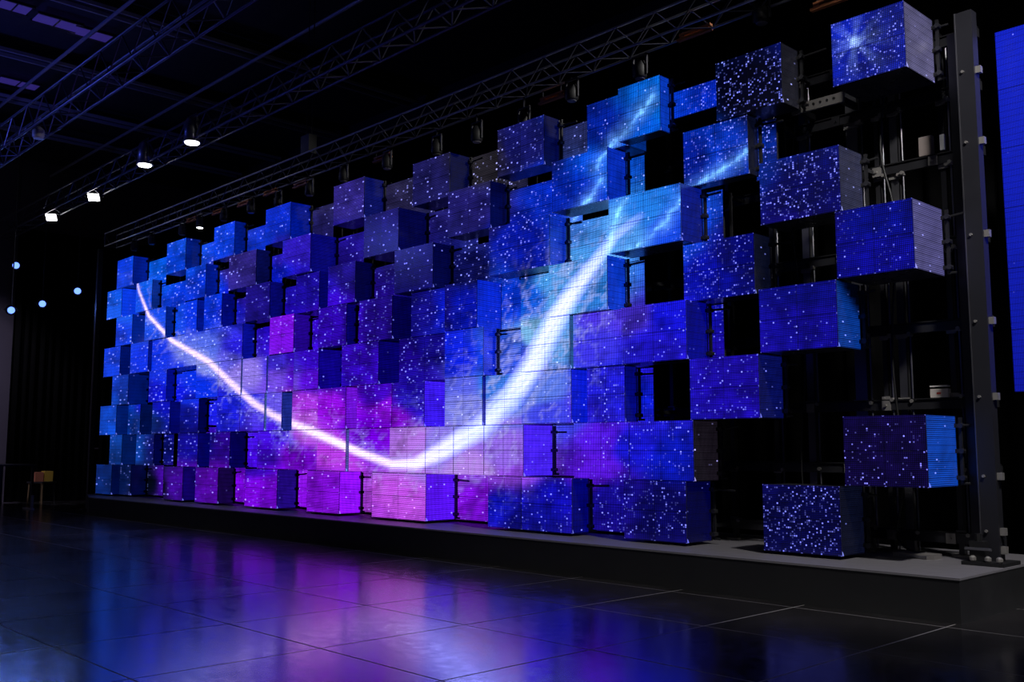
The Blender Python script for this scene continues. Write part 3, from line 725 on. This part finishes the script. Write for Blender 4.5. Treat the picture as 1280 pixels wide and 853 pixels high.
# ---------------------------------------------------------------- roof: beams and skylights
def atz(px,py,Z):
    d=_f+_r*(px-640)/FPX-_u*(py-426.5)/FPX; k=(Z-CAM[2])/d[2]; p=CAM+k*d; return p[0],p[1]
ZR=13.1
bl=[((60,79),),((180,112),),((270,58),),((80,141),),((75,175),),((40,228),),((30,262),)]
xs=sorted({round(atz(p[0][0],p[0][1],ZR)[0],1) for p in bl})
xs=[x for i,x in enumerate(xs) if i==0 or x-xs[i-1]>.9]
for k,x in enumerate(xs):
    lab=('leftmost' if k==0 else ('rightmost' if k==len(xs)-1 else ON[k]+' from the left'))
    t=empty('roof_beam',(x,-9,ZR),f'steel roof beam lit dim blue, {lab}, crossing the ceiling','beam')
    for sx in (-.26,.20): MB().box((sx,-13,0),(sx+.06,14.5,.10)).obj('purlin_rail',M_beam,t)
    MB().box((-.03,-13,.10),(.03,14.5,.46)).box((-.26,-13,.10),(.26,14.5,.13)).obj('web',M_roof,t)
for k,y in enumerate((-12,-8.5,-4.8,-.6)):
    tag(MB().tube((XL+.5,y,12.9),(-1,y,12.9),.05,8).obj('roof_pipe',M_beam),f"thin pipe under the roof running lengthwise, {('nearest the camera','second nearest the camera','third from the camera','farthest from the camera')[k]}",'pipe')
for k,(p,q) in enumerate((((0,3),(36,15)),((46,20),(96,37)),((93,36),(136,50)),((0,98),(46,111)))):
    a=atz(*p,13.4); b=atz(*q,13.4)
    x=(a[0]+b[0])/2
    y0,y1=sorted((a[1],b[1]))
    t=empty('roof_light_panel',(x,(y0+y1)/2,13.4),f"dim violet skylight strip, {('in the top left corner','second along from the corner','third along from the corner','lower one at the left edge')[k]}",'skylight')
    L_=(y1-y0)/2
    MB().box((-.30,-L_,0),(.30,L_,.03)).obj('pane',M_sky,t)
    MB().box((-.36,-L_-.05,-.02),(-.30,L_+.05,.05)).box((.30,-L_-.05,-.02),(.36,L_+.05,.05)).box((-.3,-.02,-.015),(.3,.02,-.002)).obj('frame',M_steel,t)

# ---------------------------------------------------------------- left end frame and clutter at the far left
X_,_=at(117,600,-.9)
t=empty('end_frame_post',(-31.75,-.9,FLZ),'thin dark post closing the left end of the LED wall','post')
MB().box((-.08,-.08,0),(.08,.08,9.35)).obj('post_beam',M_steel,t)
MB().box((-.2,-.25,0),(.15,.25,.03)).obj('foot_plate',M_black,t)
p=atz(108,632,FLZ)
t=empty('barrier_frame',(p[0],p[1],FLZ),'thin pale metal frame standing left of the plinth','frame')
MB().tube((0,0,0),(.05,0,2.15),.03,8).obj('upright_tube',M_alu,t); MB().tube((.05,0,2.15),(.7,.1,2.15),.025,8).obj('top_tube',M_alu,t); MB().tube((.7,.1,2.15),(.7,.1,0),.02,8).obj('upright_tube',M_steel,t)
p=atz(51,630,FLZ)
t=empty('utility_stool',(p[0],p[1],FLZ),'dark stool with orange and yellow items on top, before the curtain','stool',rz=.4)
for sx in (-.38,.38):
    for sy in (-.3,.3): MB().tube((sx,sy,0),(sx*.92,sy*.92,.8),.03,6).obj('leg',mat('worn_brass',(.3,.2,.1),.5,.3) if not(sx>0 and sy>0) else M_steel,t)
MB().box((-.42,-.34,.8),(.42,.34,.86)).obj('seat',M_steel,t)
tag(MB().box((-.22,-.33,0),(.22,-.02,.36)).obj('orange_case',mat('orange_case',(.5,.18,.10),.6),None,(p[0],p[1],FLZ+.865)),'dull orange case on the stool before the curtain','case')
tag(MB().box((-.2,.02,0),(.22,.33,.40)).obj('yellow_case',mat('yellow_case',(.55,.36,.05),.6),None,(p[0],p[1],FLZ+.865)),'yellow case on the stool before the curtain','case')
p=atz(6,634,FLZ)
t=empty('folding_table',(p[0],p[1],FLZ),'dark table with thin legs at the left edge of the photo','table',rz=.2)
MB().box((-1.6,-.7,1.5),(.8,.7,1.56)).obj('tabletop',M_steel,t)
for sx,sy in ((.7,-.6),(.7,.6),(-1.5,-.6),(-1.5,.6)): MB().box((sx-.04,sy-.04,0),(sx+.04,sy+.04,1.5)).obj('leg',M_steel,t)
p2=atz(36,637,FLZ)
t=empty('work_tool',(p2[0],p2[1],FLZ),'pale low tool lying on the floor between table and stool','tool')
MB().box((-.5,-.06,0),(.4,.06,.05)).obj('bar',M_plate,t); MB().tube((.3,0,.05),(.32,0,.5),.05,8).obj('handle',M_plate,t)

# ---------------------------------------------------------------- added fill lights (made-up fixtures, mostly out of frame)
def fill_light(x,y,z,aim,energy,label,size=.2,color=(1,.97,.95),ang=60):
    d=(Vector(aim)-Vector((x,y,z))).normalized()
    t=empty('fill_light',(x,y,z),label,'lamp'); t.rotation_euler=d.to_track_quat('-Z','Y').to_euler()
    MB().lathe([(.2,0),(.2,.35),(.12,.5)],n=16).obj('housing',M_black,t,smooth=True)
    MB().lathe([(.17,0),(.15,-.02)],n=16).obj('lens',M_white,t)
    hang(t,z,H_ROOF-.02)
    ld=bpy.data.lights.new('fill_beam','SPOT'); ld.energy=energy; ld.spot_size=math.radians(ang); ld.spot_blend=.5; ld.shadow_soft_size=size; ld.color=color
    lo=bpy.data.objects.new('beam_light',ld); COL.objects.link(lo); lo.parent=t; lo.location=(0,0,-.1)
fill_light(4.5,-5.0,11.5,(-2.6,.2,3),2000,'added fill spotlight high at the right aimed at the open frame end',.3,ang=50)
fill_light(-26,-10.5,9.2,(-24,-7,13.4),220,'added blue fill light aimed up at the roof',.4,color=(.08,.12,1),ang=150)
fill_light(3,-9.5,12.2,(-1.5,-6.5,-.6),80,'added fill spotlight high behind the camera side aimed at the floor',.4,ang=85)
fill_light(-1.2,-6,12.4,(-3.7,0,6.2),350,'added fill spotlight high in front of the upper right cubes',.25,ang=28)
fill_light(-33,-8,11.5,(-39,-3.2,3),1100,'added fill spotlight high at the far left aimed at the pale wall',.3,color=(.8,.75,1),ang=50)
fill_light(.5,1.3,11.6,(-9,-1.0,9.1),1500,'added fill spotlight above the silver truss aimed along it',.25,ang=24)

for r_ in report:
    if r_[2]=='thin': print('THIN',r_)
print('cubes',len([r_ for r_ in report if r_[2]!='thin']))
for row in range(1,9):
    print(row,[ (r_[1],r_[2],r_[3]) for r_ in sorted([q for q in report if q[0]==row and q[2]!='thin'],key=lambda q:-q[2])])
